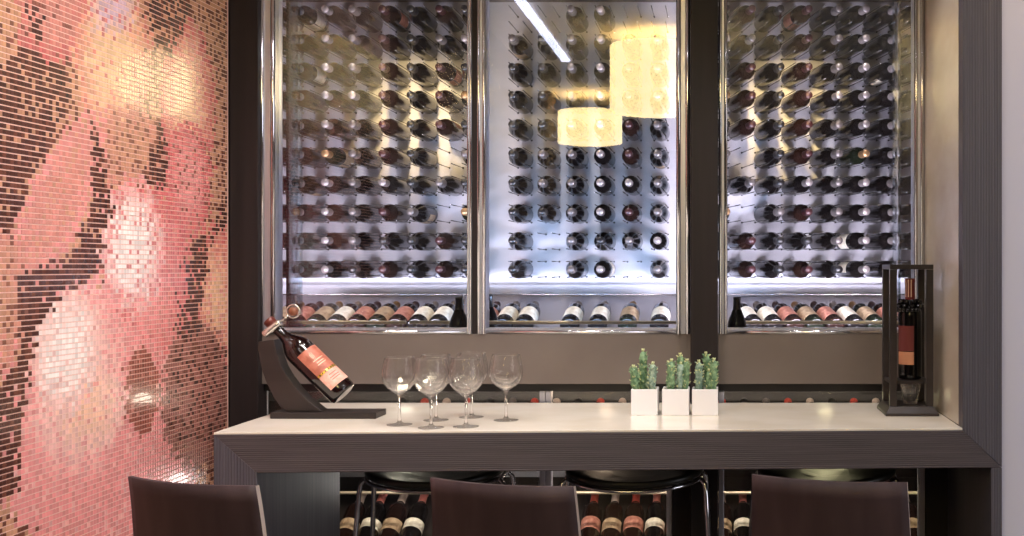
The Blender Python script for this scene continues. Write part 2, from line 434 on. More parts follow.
KINDS = {
  'silver': bottle_meshes(PROF_BDX, M['bottle'], mat('foil_pewter', (128,118,116), .34, .4), M['label_w'], 'a'),
  'grey':   bottle_meshes(PROF_BRG, M['bottle'], mat('foil_grey', (92,84,82), .35, .4), M['label_t'], 'b'),
  'red':    bottle_meshes(PROF_BDX, M['bottle_b'], M['cap_red'], M['label_p'], 'c'),
  'black':  bottle_meshes(PROF_BRG, M['bottle'], M['cap_black'], M['label_w'], 'd'),
  'gold':   bottle_meshes(PROF_BDX, M['bottle_g'], M['cap_gold'], M['label_t'], 'e'),
  'pink':   bottle_meshes(PROF_BDX, M['bottle_b'], M['cap_red'], M['label_p'], 'f'),
}
KINDS['lowred'] = bottle_meshes(PROF_BDX, M['bottle_b'], mat('foil_bright_red', (196,78,66), .35, .2), M['label_p'], 'g', lz=(.075,.135))
KINDS['lowwhite'] = bottle_meshes(PROF_BDX, M['bottle'], mat('foil_rose', (206,120,108), .35, .2), M['label_w'], 'i', lz=(.08,.125))
KINDS['lowtan'] = bottle_meshes(PROF_BDX, M['bottle_b'], mat('foil_pale', (214,190,176), .35, .3), M['label_t'], 'h', lz=(.07,.125))
def bottle(kind, base, axis, spin, label, group, scale=1., lab=True):
    body, cap, lb = KINDS[kind]
    o = bpy.data.objects.new('wine_bottle', body); COL.objects.link(o)
    q = Vector(axis).normalized().to_track_quat('Z', 'Y').to_matrix().to_4x4()
    o.matrix_world = Matrix.Translation(base) @ q @ Matrix.Rotation(spin, 4, 'Z') @ Matrix.Diagonal((scale, scale, scale, 1))
    tag(o, label, 'bottle', group)
    c = bpy.data.objects.new('capsule', cap); COL.objects.link(c); c.parent = o
    if lab and lb:
        l = bpy.data.objects.new('paper_label', lb); COL.objects.link(l); l.parent = o
    return o
ORD = ['top','second','third','fourth','fifth','sixth','seventh','eighth','ninth','bottom']
COLN = ['first','second','third','fourth','fifth','sixth','seventh','eighth']
ROWS = [14.2, 42.8, 71.0, 98.6, 127.2, 155.8, 184.2, 212.8, 241.0, 269.4]
SH = 4.66                                            # depth of the bottle shoulders
def rack(side, cols, missing, yaw, sizes, xa, xb, label):
    """steel wall panel with rod brackets; returns nothing, bottles are top-level"""
    root = thing('wine_rack', ((xa+xb)/2, BW, 1.2), label, 'wine rack', 'wine racks')
    inv = Matrix.Translation((-(xa+xb)/2, -BW, -1.2))
    def part(nm, mb):
        o = mb.build(nm); o.parent = root; o.matrix_parent_inverse = inv; return o
    part('back_panel', MB().box(xa, xb, BW, BW+.01, 1.20, 2.57, M['rackwall']))
    ax = Vector((math.sin(yaw), -math.cos(yaw), 0))
    br = MB()
    sx, sz = .030, .0335
    for a in (-sx, sx):
        for b in (-sz, sz):
            br.tube([Vector((a,0,b)), Vector((a,0,b))+ax*.215], .0021, M['rod'], 8)
            br.tube([Vector((a,-.0005,b)), Vector((a,-.003,b))], .0042, M['rod'], 8)
    bme = br.mesh('rod_bracket')
    for ci, cx in enumerate(cols):
        for ri, ry in enumerate(ROWS):
            sh = P(cx, ry, SH)
            t = (BW-.003-.041*abs(ax.x)-SH)/-ax.y
            base = sh-ax*t
            ob = bpy.data.objects.new('rod_bracket', bme); COL.objects.link(ob)
            ob.location = (base.x, BW-.0005, base.z); ob.parent = root; ob.matrix_parent_inverse = inv
            if (ci, ri) in missing: continue
            k = sizes(ci, ri)
            nm = {'silver':'silver','grey':'grey','red':'dark red','black':'black','gold':'gold','pink':'dark red'}[k]
            cword = COLN[ci]
            bottle(k, base, ax, random.uniform(0, 6.28),
                   '%s-capped bottle lying in the %s rack, %s row, %s column from the left' % (nm, side, ORD[ri], cword),
                   'bottles in the %s wine rack' % side, lab=random.random() < .12)
LC = [278, 304.5, 333.5, 360, 389.5, 417, 445, 470]
rk = random.Random(11)
def kind_l(ci, ri):
    return {0:'black',1:'silver',2:'silver',3:'grey',4:'red',5:'black',6:'red',7:'black'}[ci] if rk.random() < .72 else rk.choice(['silver','grey','red','black','gold'])
memo = {}
def kl(ci, ri):
    memo.setdefault((ci,ri), kind_l(ci,ri)); return memo[(ci,ri)]
rack('left', LC, {(6,5),(6,7)}, 0, kl, -2.35, -1.06, 'left wall rack of steel rods behind the left window')
def kc(ci, ri):
    return {0:'black',1:'black',2:'grey',3:'silver',4:'red',5:'grey'}[ci] if rk.random() < .75 else rk.choice(['silver','grey','red','black'])
rack('centre', [516.5,545.5,574,602.5,630.5,658.5], {(0,0),(1,0),(4,0),(5,0),(1,8),(1,9),(4,9)}, 0, kc, -1.06, -.115, 'centre wall rack of steel rods behind the centre window')
RC = [1191-x for x in LC][::-1]
rack('right', RC, {(1,5),(1,7)}, math.radians(13.2), lambda ci, ri: kl(7-ci, ri), -.115, 1.35, 'right wall rack of steel rods behind the right window')
# empty brackets at the left edge of the centre rack
# ------------------------------------------------------------------ tilted display shelf under the racks
def display(side, xa, xb, label):
    t = thing('display_shelf', ((xa+xb)/2, 4.3, 1.15), label, 'shelf', 'display shelves')
    inv = Matrix.Translation((-(xa+xb)/2, -4.3, -1.15))
    def part(nm, mb):
        o = mb.build(nm); o.parent = t; o.matrix_parent_inverse = inv; return o
    b = MB(); b.add([(x,y,z) for x in (xa+.001,xb-.001) for (y,z) in ((3.63,1.085),(3.63,1.10),(4.22,1.118),(4.26,1.118),(BW-.002,1.276),(BW-.002,1.085))],
        [(0,1,2,3,4,5),(11,10,9,8,7,6)]+[(i,6+i,6+(i+1)%6,(i+1)%6) for i in range(6)], M['shelf'])
    part('shelf_board', b)
    fr = MB(); zr = Z(322.5,3.72)
    fr.tube([(xa+.004,3.72,zr),(xb-.004,3.72,zr)], .006, M['brass'], 10)
    part('front_rail', fr)
    sp = MB()
    for x in (xa+.02, xb-.02): sp.tube([(x,3.72,1.103),(x,3.72,zr)], .004, M['chrome'], 8)
    part('rail_support', sp)
    rr = MB(); zz = Z(294.5,4.62)
    rr.tube([(xa+.002,4.62,zz),(xb-.002,4.62,zz)], .003, M['rod'], 8)
    for x in (xa+.02, xb-.02): rr.tube([(x,4.62,1.20),(x,4.62,zz)], .003, M['rod'], 8)
    part('wire_rail', rr)
display('left', -2.34, -1.065, 'sloping bottle shelf with warm metal rail inside the left window')
display('centre', -1.06, -.12, 'sloping bottle shelf with warm metal rail inside the centre window')
display('right', -.115, 1.34, 'sloping bottle shelf with warm metal rail inside the right window')
def shelf_bottles(side, xs, kinds, yaw, n0=0):
    tilt = math.atan2(.158, .6)
    for i, (px, k) in enumerate(zip(xs, kinds)):
        ax = Vector((math.sin(yaw)*math.cos(tilt), math.cos(yaw)*math.cos(tilt), math.sin(tilt)))
        y0 = 4.285
        r = .041
        zb = 1.118+(y0-4.26)*.2633+r/math.cos(tilt)+.001
        base = Vector((X(px, y0), y0, zb))
        q = ax.to_track_quat('Z', 'Y')
        # turn the label face upward
        upl = q.inverted() @ Vector((0,0,1)); spin = math.atan2(upl.y, upl.x)
        nm = {'silver':'white','grey':'tan','red':'pink','black':'white','gold':'tan','pink':'pink'}[k]
        bottle(k, base, ax, spin+random.uniform(-.25,.25),
               '%s-labelled bottle lying on the %s sloping shelf, %s from the left' % (nm, side, (COLN+['ninth','tenth','eleventh','twelfth'])[i]),
               'bottles on the %s sloping shelf' % side)
SL = [272.8, 293.2, 313.6, 334, 354.4, 374.8, 395.2, 415.6, 436]
SK = ['gold','red','gold','silver','pink','gold','pink','silver','silver']
shelf_bottles('left', SL, SK, 0)
shelf_bottles('centre', [482, 502.5, 523, 569, 597, 627, 659], ['red','silver','silver','silver','silver','gold','silver'], 0)
shelf_bottles('right', [1191-x for x in SL][::-1], SK[::-1], math.radians(-13.2))
# small dark bottles standing just inside the stiles
for px, d, nm in ((459, 3.66, 'small dark bottle standing inside the left window by its right stile'),
                  (489, 3.80, 'small dark bottle standing inside the centre window by its left stile'),
                  (737, 3.66, 'small dark bottle standing inside the right window by its left stile')):
    zf = 1.10+(d-3.63)*.0305+.001
    o = bottle('black', Vector((X(px,d), d, zf+.0)), (0,0,1), 1.57, nm, 'small bottles by the window stiles', .42, lab=False)
    o.scale = (.80, .80, .66)

# ------------------------------------------------------------------ low cellar shelves
def low_shelf(name, z, y0, label, up=True, s=.27):
    t = thing(name, (-.5, y0+.2, z-.03), label, 'shelf')
    inv = Matrix.Translation((.5, -(y0+.2), -(z-.03)))
    def part(nm, mb):
        o = mb.build(nm); o.parent = t; o.matrix_parent_inverse = inv; return o
    b = MB()
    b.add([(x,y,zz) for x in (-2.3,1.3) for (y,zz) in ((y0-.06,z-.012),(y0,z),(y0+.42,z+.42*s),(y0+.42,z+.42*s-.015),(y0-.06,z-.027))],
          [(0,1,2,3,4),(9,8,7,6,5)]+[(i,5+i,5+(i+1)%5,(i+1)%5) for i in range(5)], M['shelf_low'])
    part('shelf_board', b)
    part('front_rail', MB().tube([(-2.3,y0-.045,z+.001),(1.3,y0-.045,z+.001)], .007, M['brass'], 10))
    if up: part('upper_rail', MB().tube([(-2.3,y0-.045,z+.283),(1.3,y0-.045,z+.283)], .0055, M['brass'], 10))
    return s
def low_bottles(z, y0, s, spans, pitch, kinds, where, d):
    tilt = math.atan(s); n = 0
    ax = Vector((0, math.cos(tilt), math.sin(tilt)))
    for a, b in spans:
        x = X(a, d)
        while x < X(b, d):
            k = kinds[n % len(kinds)]
            r = .0405; yy = y0+.02
            base = Vector((x, yy, z+.02*s+r/math.cos(tilt)+.001))
            q = ax.to_track_quat('Z','Y'); u = q.inverted() @ Vector((0,0,1))
            nm = {'silver':'white','grey':'tan','red':'pink','black':'white','gold':'tan','pink':'pink','lowred':'pink','lowtan':'tan','lowwhite':'white'}[k]
            words_ = ['first','second','third','fourth','fifth','sixth','seventh','eighth','ninth','tenth','eleventh','twelfth','thirteenth','fourteenth','fifteenth','sixteenth','seventeenth','eighteenth','nineteenth','twentieth','twenty-first','twenty-second','twenty-third','twenty-fourth','twenty-fifth','twenty-sixth']
            bottle(k, base, ax, math.atan2(u.y,u.x)+random.uniform(-.7,.7),
                   '%s-labelled bottle %s, %s in view from the left' % (nm, where, words_[n]), 'bottles '+where)
            n += 1; x += pitch
s1 = low_shelf('bottle_shelf', .285, 4.10, 'low sloping wine shelf seen under the counter', True, .6)
low_bottles(.285, 4.10, s1, [(348,432),(590,684),(722,748),(912,950)], .082, ['lowtan','lowwhite','lowtan','lowwhite','lowred','lowtan','lowred','lowwhite','lowred'], 'on the low shelf under the counter', 4.2)
s2 = low_shelf('bottle_shelf', .735, 4.10, 'higher wine shelf glimpsed through the slit behind the counter', False)
low_bottles(.735, 4.10, s2, [(395,640),(722,880)], .088, ['black','lowred','lowtan','lowred','black','silver','lowred','lowtan'], 'seen in the slit behind the counter', 4.3)

struct('added_pale_panel', MB().box(X(335,4.6), X(596,4.6), 4.6, 4.62, .52, .73, M['rackwall']), 'pale panel added to brighten behind the left half of the low wine shelf', 'panel')  # added pale sheet that brightens the background of the low shelf
# ------------------------------------------------------------------ tilted bottle on its cradle
crd = thing('bottle_cradle', P(323,419,3.148), 'curved dark wooden cradle holding a tilted wine bottle', 'bottle cradle')
cb = P(270,419,3.148)
cinv = Matrix.Translation(-crd.location)
def crpart(nm, mb, bevel=.0015):
    o = mb.build(nm, bevel=bevel); o.parent = crd; o.matrix_parent_inverse = cinv; return o
crpart('base_board', MB().box(X(270,3.148), X(376,3.148), 3.148, 3.245, CT+.0005, CT+.018, M['standwood']))
D0 = 3.196
outer = [(262,341),(261.5,348),(263,358),(266,371),(271,384),(277,396),(284,406),(290,413)]
inner = [(277.5,339),(279,346),(281,355),(285,366),(291,376),(299,387),(309,398),(325,413)]
arc = MB(); ring = outer+inner[::-1]
zbt = CT+.0185
pts = [(X(a,D0), max(Z(b,D0), zbt)) for a,b in ring]; n = len(pts)
pts[7] = (pts[7][0], zbt); pts[8] = (pts[8][0], zbt)
ya, yb = D0-.026, D0+.026
half = len(outer)
vs = [(x,ya,z) for x,z in pts]+[(x,yb,z) for x,z in pts]
fs = []
for i in range(half-1):
    a, b, c_, d_ = i, i+1, n-2-i, n-1-i
    fs += [(a,b,c_,d_), (n+d_,n+c_,n+b,n+a)]
fs += [((i+1)%n, i, n+i, n+(i+1)%n) for i in range(n)]
arc.add(vs, fs, M['standwood'])
crpart('arched_support', arc, .002)
# the bottle itself
bt = P(344.5,394.5,D0); tp = P(268.5,320.5,D0)
ax = (tp-bt).normalized(); ln = (tp-bt).length
hb = thing('wine_bottle', bt, 'dark red wine bottle with terracotta label tilted in the cradle', 'bottle')
hb.rotation_mode = 'QUATERNION'; hb.rotation_quaternion = ax.to_track_quat('Z','Y')
k = ln/.30
PR = [(.0005,.008),(.030,.0),(.0375,.002),(.041,.009),(.0415,.02),(.0415,.172),(.0405,.184),(.036,.198),(.026,.214),(.0185,.226),(.0158,.24),(.015,.262),(.0148,.283),(.0005,.284)]
PR = [(r, z*k) for r, z in PR]
def hpart(nm, mb, **kw): 
    o = mb.build(nm, hb, **kw); return o
hpart('glass_body', MB().lathe(PR, mat('bottle_wine', (24,9,9), .06, 0, .6, coat=.5), 40))
hpart('capsule', MB().lathe([(.0150,.268*k),(.0158,.2685*k),(.0158,.288*k),(.0168,.289*k),(.0168,.299*k),(.0155,.302*k),(.0004,.3025*k)], mat('capsule_brown', (104,44,34), .35), 24))
q = ax.to_track_quat('Z','Y')
c1 = q.inverted() @ Vector((.55,-.72,.55)); a_mid = math.atan2(c1.y, c1.x)
def band(z0, z1, m, w=.95, r=.0422): return MB().lathe([(r,z0*k),(r,z1*k)], m, 24, None, a_mid-w, a_mid+w)
lab_up = hpart('paper_label', band(.082,.160, noise_mix(mat('label_terracotta', (182,104,84), .55), (166,90,70), (198,122,100), 45)), label='terracotta upper label')
hpart('paper_label', band(.028,.075, noise_mix(mat('label_salmon', (230,172,154), .55), (220,156,136), (240,188,172), 60)), label='salmon lower label')
gb = band(.0755,.0815, M['gold'])
for i in range(7):
    a = a_mid-.8+i*.24
    gb.lathe([(.0425,.0765*k),(.0425,.0805*k)], M['cap_black'], 2, None, a, a+.1)
gb.build('gold_band', lab_up)
em = MB()
for i in range(5):
    a = a_mid-.30+i*.05
    em.lathe([(.0425,(.128-.006*(i%2))*k),(.0425,(.142+.003*(i%3))*k)], mat('label_print', (232,190,160), .5), 2, None, a, a+.03)
for (z, w) in ((.118,.42),(.109,.3),(.102,.36)):
    em.lathe([(.0425,z*k),(.0425,(z+.0028)*k)], mat('label_print', (232,190,160), .5), 8, None, a_mid-w, a_mid+w)
for (z, w) in ((.062,.3),(.053,.4),(.046,.36)):
    em.lathe([(.0425,z*k),(.0425,(z+.0022)*k)], mat('label_print_dark', (176,92,74), .5), 8, None, a_mid-w, a_mid+w)
em.build('label_print', lab_up)
# collar with ring ornament across the neck
nk = bt+ax*(.272*k)
per = (P(295,310.5,D0)-P(268,332,D0)).normalized()
col = thing('bottle_collar', nk, 'pewter collar with ring and cork ball on the tilted bottle neck', 'bottle collar')
oinv = Matrix.Translation(-nk)
def opart(nm, mb):
    o = mb.build(nm); o.parent = col; o.matrix_parent_inverse = oinv; return o
rot = ax.to_track_quat('Z','Y').to_matrix().to_4x4()
opart('neck_band', MB().lathe([(.0165,-.009),(.019,-.009),(.0195,0),(.019,.009),(.0165,.009),(.0165,-.009)], M['metalwhite'], 28, Matrix.Translation(nk) @ rot))
dn = Vector((0,-.021,0))
opart('pin', MB().tube([nk+dn-per*.034, nk+dn-per*.030, nk+dn-per*.012, nk+dn+per*.012, nk+dn+per*.026, nk+dn+per*.028], [.007,.0105,.0105,.0092,.0092,.005], M['metalwhite'], 16))
opart('stem', MB().tube([nk+dn+per*.028, nk+dn+per*.058], .0022, M['metalwhite'], 8))
rc = nk+dn+per*.076
R0 = .0185
opart('ring', MB().tube([rc+Vector((R0*math.cos(a),0,R0*math.sin(a))) for a in [2*PI*i/32 for i in range(32)]], .0026, M['metalwhite'], 8, closed=True))
opart('cork_ball', MB().sphere(rc, .0135, M['ball'], 18, 12, (1,.8,1)))

# ------------------------------------------------------------------ wine glasses
def glass_proto():
    o_ = [(.0005,.0006),(.033,.0006),(.0345,.0007),(.0350,.0012),(.0345,.0017),(.033,.0021),(.012,.0048),(.0058,.009),(.0042,.018),(.0038,.05),(.0042,.074),(.007,.083),(.016,.0905),(.030,.100),(.0405,.1125),(.0468,.127),(.0480,.140),(.0462,.157),(.0425,.175),(.0402,.185),(.0399,.1868),(.0397,.187)]
    i_ = [(.0392,.1870),(.0390,.1868),(.0393,.185),(.0415,.175),(.0452,.157),(.0470,.140),(.0458,.127),(.0394,.1134),(.029,.1014),(.015,.0925),(.006,.088),(.0005,.087)]
    t = thing('wine_glass', (0,0,0), '', 'wine glass', 'wine glasses on the counter')
    MB().lathe(o_+i_, M['glass'], 40).build('glass_body', t)
    return t
G = [(399.5,425,'empty wine glass at the left end, beside the tilted bottle cradle'),
     (431,428,'empty wine glass second from the left, in the front of its pair'),
     (436,420.5,'empty wine glass half hidden behind the second front glass'),
     (466,427,'empty wine glass third from the left in the front row'),
     (471.5,417.5,'empty wine glass farthest back, hidden behind the third front glass'),
     (506,420.5,'empty wine glass standing alone at the right end of the group')]
def glass_at(px, py):
    d = (H-CT)*F/(py-CY); return Vector((X(px,d), d, CT+.0003))
pg = None
for px, py, lb in G:
    o = pg = glass_proto() if pg is None else pg
    if px != G[0][0]: o = copy_tree(pg)
    o.location = glass_at(px, py); o['label'] = lb

# ------------------------------------------------------------------ cacti
def cactus_stem(px0, px1, ytop, rpx, d, base_z, m, rnd):
    """lumpy ribbed column that may lean, from the soil up to the given height"""
    zt_ = Z(ytop, d); x0, x1 = X(px0, d), X(px1, d); r = rpx*d/F
    n = 16; b = MB(); pts, rs = [], []
    for i in range(n+1):
        t = i/n
        pts.append(Vector((x0+(x1-x0)*t**1.4, d+rnd.uniform(-.001,.001), base_z+(zt_-base_z)*t)))
        e = 1 if t < .82 else math.sqrt(max(.03, 1-((t-.82)/.18)**2))
        rs.append(r*(.80+.2*min(1,t*3))*e*(1+.10*math.sin(i*2.1)))
    seg = 16; v, f = [], []
    for i,(p,rr) in enumerate(zip(pts,rs)):
        for k_ in range(seg):
            a = 2*PI*k_/seg
            q_ = rr*(1.0+(.16 if k_ % 2 else -.12))
            v.append((p.x+q_*math.cos(a), p.y+q_*math.sin(a), p.z))
    for i in range(n):
        for k_ in range(seg): f.append((i*seg+k_, i*seg+(k_+1)%seg, (i+1)*seg+(k_+1)%seg, (i+1)*seg+k_))
    f.append(tuple(n*seg+k_ for k_ in range(seg)))
    b.add(v, f, m, None, True)
    for i in range(46):                                 # tubercles and short leaves
        j = rnd.randrange(1, n); a = rnd.uniform(0, 2*PI)
        p = pts[j]+Vector((math.cos(a), math.sin(a), .25))*rs[j]
        out = Vector((math.cos(a), math.sin(a), rnd.uniform(.3,1.1))).normalized()
        b.tube([p-out*.001, p+out*rnd.uniform(.003,.0055), p+out*.0075], [.0022,.0017,.0004], m if rnd.random() < .7 else M['tip'], 5)
    tp_ = pts[-1]
    for i in range(9):
        a = rnd.uniform(0, 2*PI); out = Vector((math.cos(a)*.7, math.sin(a)*.7, 1)).normalized()
        b.tube([tp_-Vector((0,0,.003))+out*.001, tp_+out*.005, tp_+out*.0085], [.0026,.0022,.0005], M['tip'], 5)
    return b
POTS = [(631,657.5,'white cube pot with three upright cactus stems, leftmost of the row',
         [(635,633.5,367,3.3,0,0),(643.5,643,351,3.6,1,0),(652,653,364,3.4,0,1),(648,648.5,374,2.8,1,1),(638.5,639.5,372,2.6,1,0)]),
        (662,689,'white cube pot of crowded cactus stems, middle of the row',
         [(671,671.5,361,3.6,0,0),(683,680,355,3.5,1,0),(680,681,364,3.6,0,1),(671,670.5,379,3.2,1,0),(685.5,687,361,3.0,0,0)]),
        (692,718,'white cube pot of forked cactus stems, in front of the dark post',
         [(699,699,362,3.3,0,1),(709,706,354,3.2,1,0),(713,714,360,3.5,0,0),(699.5,700.5,379,3.2,1,1),(708.5,709.5,371,2.8,0,0)])]
rc_ = random.Random(5)
for pa, pb, lb, stems in POTS:
    d = 3.222; x0, x1 = X(pa,d), X(pb,d); w = x1-x0; hgt = .0765
    t = thing('cactus_pot', ((x0+x1)/2, d+w/2, CT+.0003), lb, 'potted cactus', 'potted cacti on the counter')
    inv = Matrix.Translation(-t.location)
    def pp(nm, mb, bev=0):
        o = mb.build(nm, bevel=bev); o.parent = t; o.matrix_parent_inverse = inv; return o
    z0, z1, th = CT+.0003, CT+hgt, .005
    b = MB(); rings = []
    for (ins, z) in ((0,z0),(0,z1),(th,z1),(th,z1-.012)):
        rings.append([(x0+ins,d+ins,z),(x1-ins,d+ins,z),(x1-ins,d+w-ins,z),(x0+ins,d+w-ins,z)])
    v = [p for r in rings for p in r]
    f = [(3,2,1,0)]+[(i*4+k_, i*4+(k_+1)%4, (i+1)*4+(k_+1)%4, (i+1)*4+k_) for i in range(3) for k_ in range(4)]+[(12,13,14,15)]
    b.add(v, f, M['white']); pp('pot', b, .0015)
    pp('soil', MB().box(x0+th+.0003, x1-th-.0003, d+th+.0003, d+w-th-.0003, z1-.0118, z1-.006, M['soil']))
    for (a, a2, yt, rp, row, mm) in stems:
        dd = d+.026+row*.026
        pp('cactus_stem', cactus_stem(a, a2, yt, rp, dd, z1-.007, M['cactus2'] if mm else M['cactus'], rc_))

# ------------------------------------------------------------------ open wooden bottle stand at the right end
sx0, sx1, sy0, sy1 = X(890,3.215), X(933.5,3.215), 3.215, 3.375
szt = Z(264.5,3.215)
st = thing('bottle_stand', ((sx0+sx1)/2, (sy0+sy1)/2, CT+.0003), 'tall open dark wooden frame holding a bottle, right end of counter', 'bottle stand')
sinv = Matrix.Translation(-st.location)
def spart(nm, mb, bev=.0012):
    o = mb.build(nm, bevel=bev); o.parent = st; o.matrix_parent_inverse = sinv; return o
pw = .0205
pl = MB(); e = .014
pl.add([(sx0-e,sy0-e,CT+.0003),(sx1+e,sy0-e,CT+.0003),(sx1+e,sy1+e,CT+.0003),(sx0-e,sy1+e,CT+.0003),
        (sx0-e,sy0-e,CT+.008),(sx1+e,sy0-e,CT+.008),(sx1+e,sy1+e,CT+.008),(sx0-e,sy1+e,CT+.008),
        (sx0,sy0,CT+.027),(sx1,sy0,CT+.027),(sx1,sy1,CT+.027),(sx0,sy1,CT+.027)],
       [(3,2,1,0),(0,1,5,4),(1,2,6,5),(2,3,7,6),(3,0,4,7),(4,5,9,8),(5,6,10,9),(6,7,11,10),(7,4,8,11),(8,9,10,11)], M['standwood'])
spart('plinth', pl)
for x in (sx0, sx1-pw):
    for y in (sy0, sy1-pw): spart('post', MB().box(x, x+pw, y, y+pw, CT+.0275, szt-.0145, M['standwood']))
spart('top_panel', MB().box(sx0, sx1, sy0, sy1, szt-.014, szt, M['standwood']))
bcx, bcy = X(910,3.29), 3.29
zsh = Z(379,3.29)
sh_ = MB().box(sx0+pw+.0005, sx1-pw-.0005, sy0+.03, sy1-.03, zsh-.01, zsh, M['standwood'])
for y in (sy0+.03, sy1-.046):
    sh_.box(sx0+.004, sx0+pw+.0005, sy0+pw+.001, sy1-pw-.001, zsh-.01, zsh, M['standwood']); sh_.box(sx1-pw-.0005, sx1-.004, sy0+pw+.001, sy1-pw-.001, zsh-.01, zsh, M['standwood']); break
spart('shelf', sh_, 0)
b2 = thing('wine_bottle', (bcx, bcy, zsh+.0005), 'upright dark bottle with red label and red capsule in the wooden stand', 'bottle')
def bpart(nm, mb, **kw): return mb.build(nm, b2, **kw)
bpart('glass_body', MB().lathe([(r*.93,z) for r,z in PROF_BDX], M['bottle'], 32))
cap2 = bpart('capsule', MB().lathe([(.0152,.236),(.0158,.24),(.0152,.262),(.0150,.288),(.0162,.289),(.0162,.297),(.0152,.3002),(.0005,.3008)], M['redcap'], 20))
am = math.atan2(-.8, -.6)
bpart('paper_label', MB().lathe([(.0354,.085),(.0354,.160)], mat('label_deep_red', (112,44,42), .5), 16, None, am-.8, am+.8), label='deep red upper label')
bpart('paper_label', MB().lathe([(.0354,.045),(.0354,.083)], mat('label_peach', (196,136,104), .5), 16, None, am-.8, am+.8), label='peach lower label')
sp = MB()
for i in range(3):
    a = am-.5+i*.55
    sp.lathe([(.0160,.245),(.0157,.262),(.0155,.287),(.0167,.29),(.0167,.297)], mat('capsule_stripe', (232,196,176), .4), 2, None, a, a+.22)
sp.build('capsule_stripe', cap2)
# black bead string round the neck
bd = MB(); rb = random.Random(2)
bs = thing('bead_string', (bcx, bcy, zsh+.20), 'bunch of shiny black beads hung round the stand bottle neck', 'beads')
n_b = 0
for ring_i, (zz, rr, cnt) in enumerate(((.232,.0285,9),(.219,.0345,10),(.208,.0395,7))):
    for i in range(cnt):
        a = 2*PI*i/cnt+ring_i*.3 if ring_i < 2 else am-1.0+i*.33
        o = MB().sphere((0,0,0), .0078, M['bead'], 12, 8).build('bead', bs) if n_b == 0 else None
        if n_b == 0: pb_ = o
        else:
            o = pb_.copy(); COL.objects.link(o)
        o.location = (rr*math.cos(a), rr*math.sin(a), zz-.20); n_b += 1
# faceted tumbler under the bottle
tz = CT+.0280
tm = MB()
op = [(.0005,.0),(.019,.0),(.0215,.002),(.030,.058),(.0315,.070)]; ip = [(.030,.0702),(.0285,.058),(.0195,.010),(.0005,.009)]
tm.lathe(op+ip, M['glass'], 24, None, bump=lambda a, z: .035*math.cos(a*12) if .004 < z < .066 else 0)
tb = tm.build('glass_tumbler', label='clear fluted glass tumbler on the plinth of the wooden stand', cat='tumbler')
tb.location = (bcx, bcy-.005, tz)

# ------------------------------------------------------------------ high chairs on the near side
def bar_chair():
    t = thing('bar_chair', (0,0,0), '', 'bar chair', 'bar chairs along the counter front')
    W, TOP, BOT = .348, .93, .62
    b = MB(); nx, nz, th = 18, 8, .011
    def pt(i, j, off):
        s = -1+2*i/nx; zf = j/nz
        z = BOT+(TOP-BOT)*zf
        hw = W/2*(1.075-.075*zf)
        yb_ = -.033*(1-s*s)-.06*zf*zf*.5+off
        return (s*hw, yb_, z)
    for off in (0, th):
        pass
    v = [pt(i,j,0) for j in range(nz+1) for i in range(nx+1)]+[pt(i,j,th) for j in range(nz+1) for i in range(nx+1)]
    o2 = (nx+1)*(nz+1); idx = lambda i,j: j*(nx+1)+i
    f = [(idx(i,j),idx(i+1,j),idx(i+1,j+1),idx(i,j+1)) for j in range(nz) for i in range(nx)]
    f += [(o2+idx(i,j),o2+idx(i,j+1),o2+idx(i+1,j+1),o2+idx(i+1,j)) for j in range(nz) for i in range(nx)]
    b.add(v, f, M['chairwood'], None, True)
    ed = [(idx(i,nz),idx(i+1,nz),o2+idx(i+1,nz),o2+idx(i,nz)) for i in range(nx)]
    ed += [(idx(i+1,0),idx(i,0),o2+idx(i,0),o2+idx(i+1,0)) for i in range(nx)]
    es = [(idx(nx,j),o2+idx(nx,j),o2+idx(nx,j+1),idx(nx,j+1)) for j in range(nz)]+[(o2+idx(0,j),idx(0,j),idx(0,j+1),o2+idx(0,j+1)) for j in range(nz)]
    o = len(b.v)-len(v)
    mi_, me_ = b._mi(M['chairwood']), b._mi(M['chairedge'])
    for q_ in ed: b.f.append(q_); b.m.append(mi_); b.sm.append(False)
    for q_ in es: b.f.append(q_); b.m.append(me_); b.sm.append(False)
    b.build('backrest', t)
    # seat with a rolled front edge
    s_ = MB(); prof = [(.02,.0),(.12,-.006),(.24,-.008),(.33,-.002),(.38,-.014),(.395,-.035)]
    vs = [(sx*(.195-.01*(i/5)), y, .60+z+dz) for sx in (-1,1) for dz in (0,-.012) for i,(y,z) in enumerate(prof)]
    n_ = len(prof); A, B_, C_, D_ = 0, n_, 2*n_, 3*n_
    fs = []
    for i in range(n_-1):
        fs += [(A+i,C_+i,C_+i+1,A+i+1),(B_+i,B_+i+1,D_+i+1,D_+i),(A+i,A+i+1,B_+i+1,B_+i),(C_+i,D_+i,D_+i+1,C_+i+1)]
    fs += [(A,B_,D_,C_),(A+n_-1,C_+n_-1,D_+n_-1,B_+n_-1)]
    s_.add(vs, fs, M['chairwood']); s_.build('seat', t)
    for sx in (-1,1):
        MB().tube([(sx*.15,.33,.583),(sx*.16,.345,.56),(sx*.205,.39,.012),(sx*.205,.391,.0)], .011, M['chrome'], 12).build('leg', t)
        MB().tube([(sx*.15,.06,.583),(sx*.16,.045,.56),(sx*.205,-.02,.012),(sx*.205,-.021,.0)], .011, M['chrome'], 12).build('leg', t)
        MB().tube([(sx*.12,.10,.584),(sx*.12,.03,.582),(sx*.12,.003,.60),(sx*.12,.004,.74)], .008, M['chrome'], 10).build('back_bracket', t)
    MB().tube([(-.19,.37,.22),(.19,.37,.22)], .009, M['chrome'], 10).build('footrest', t)
    return t
bc = bar_chair()
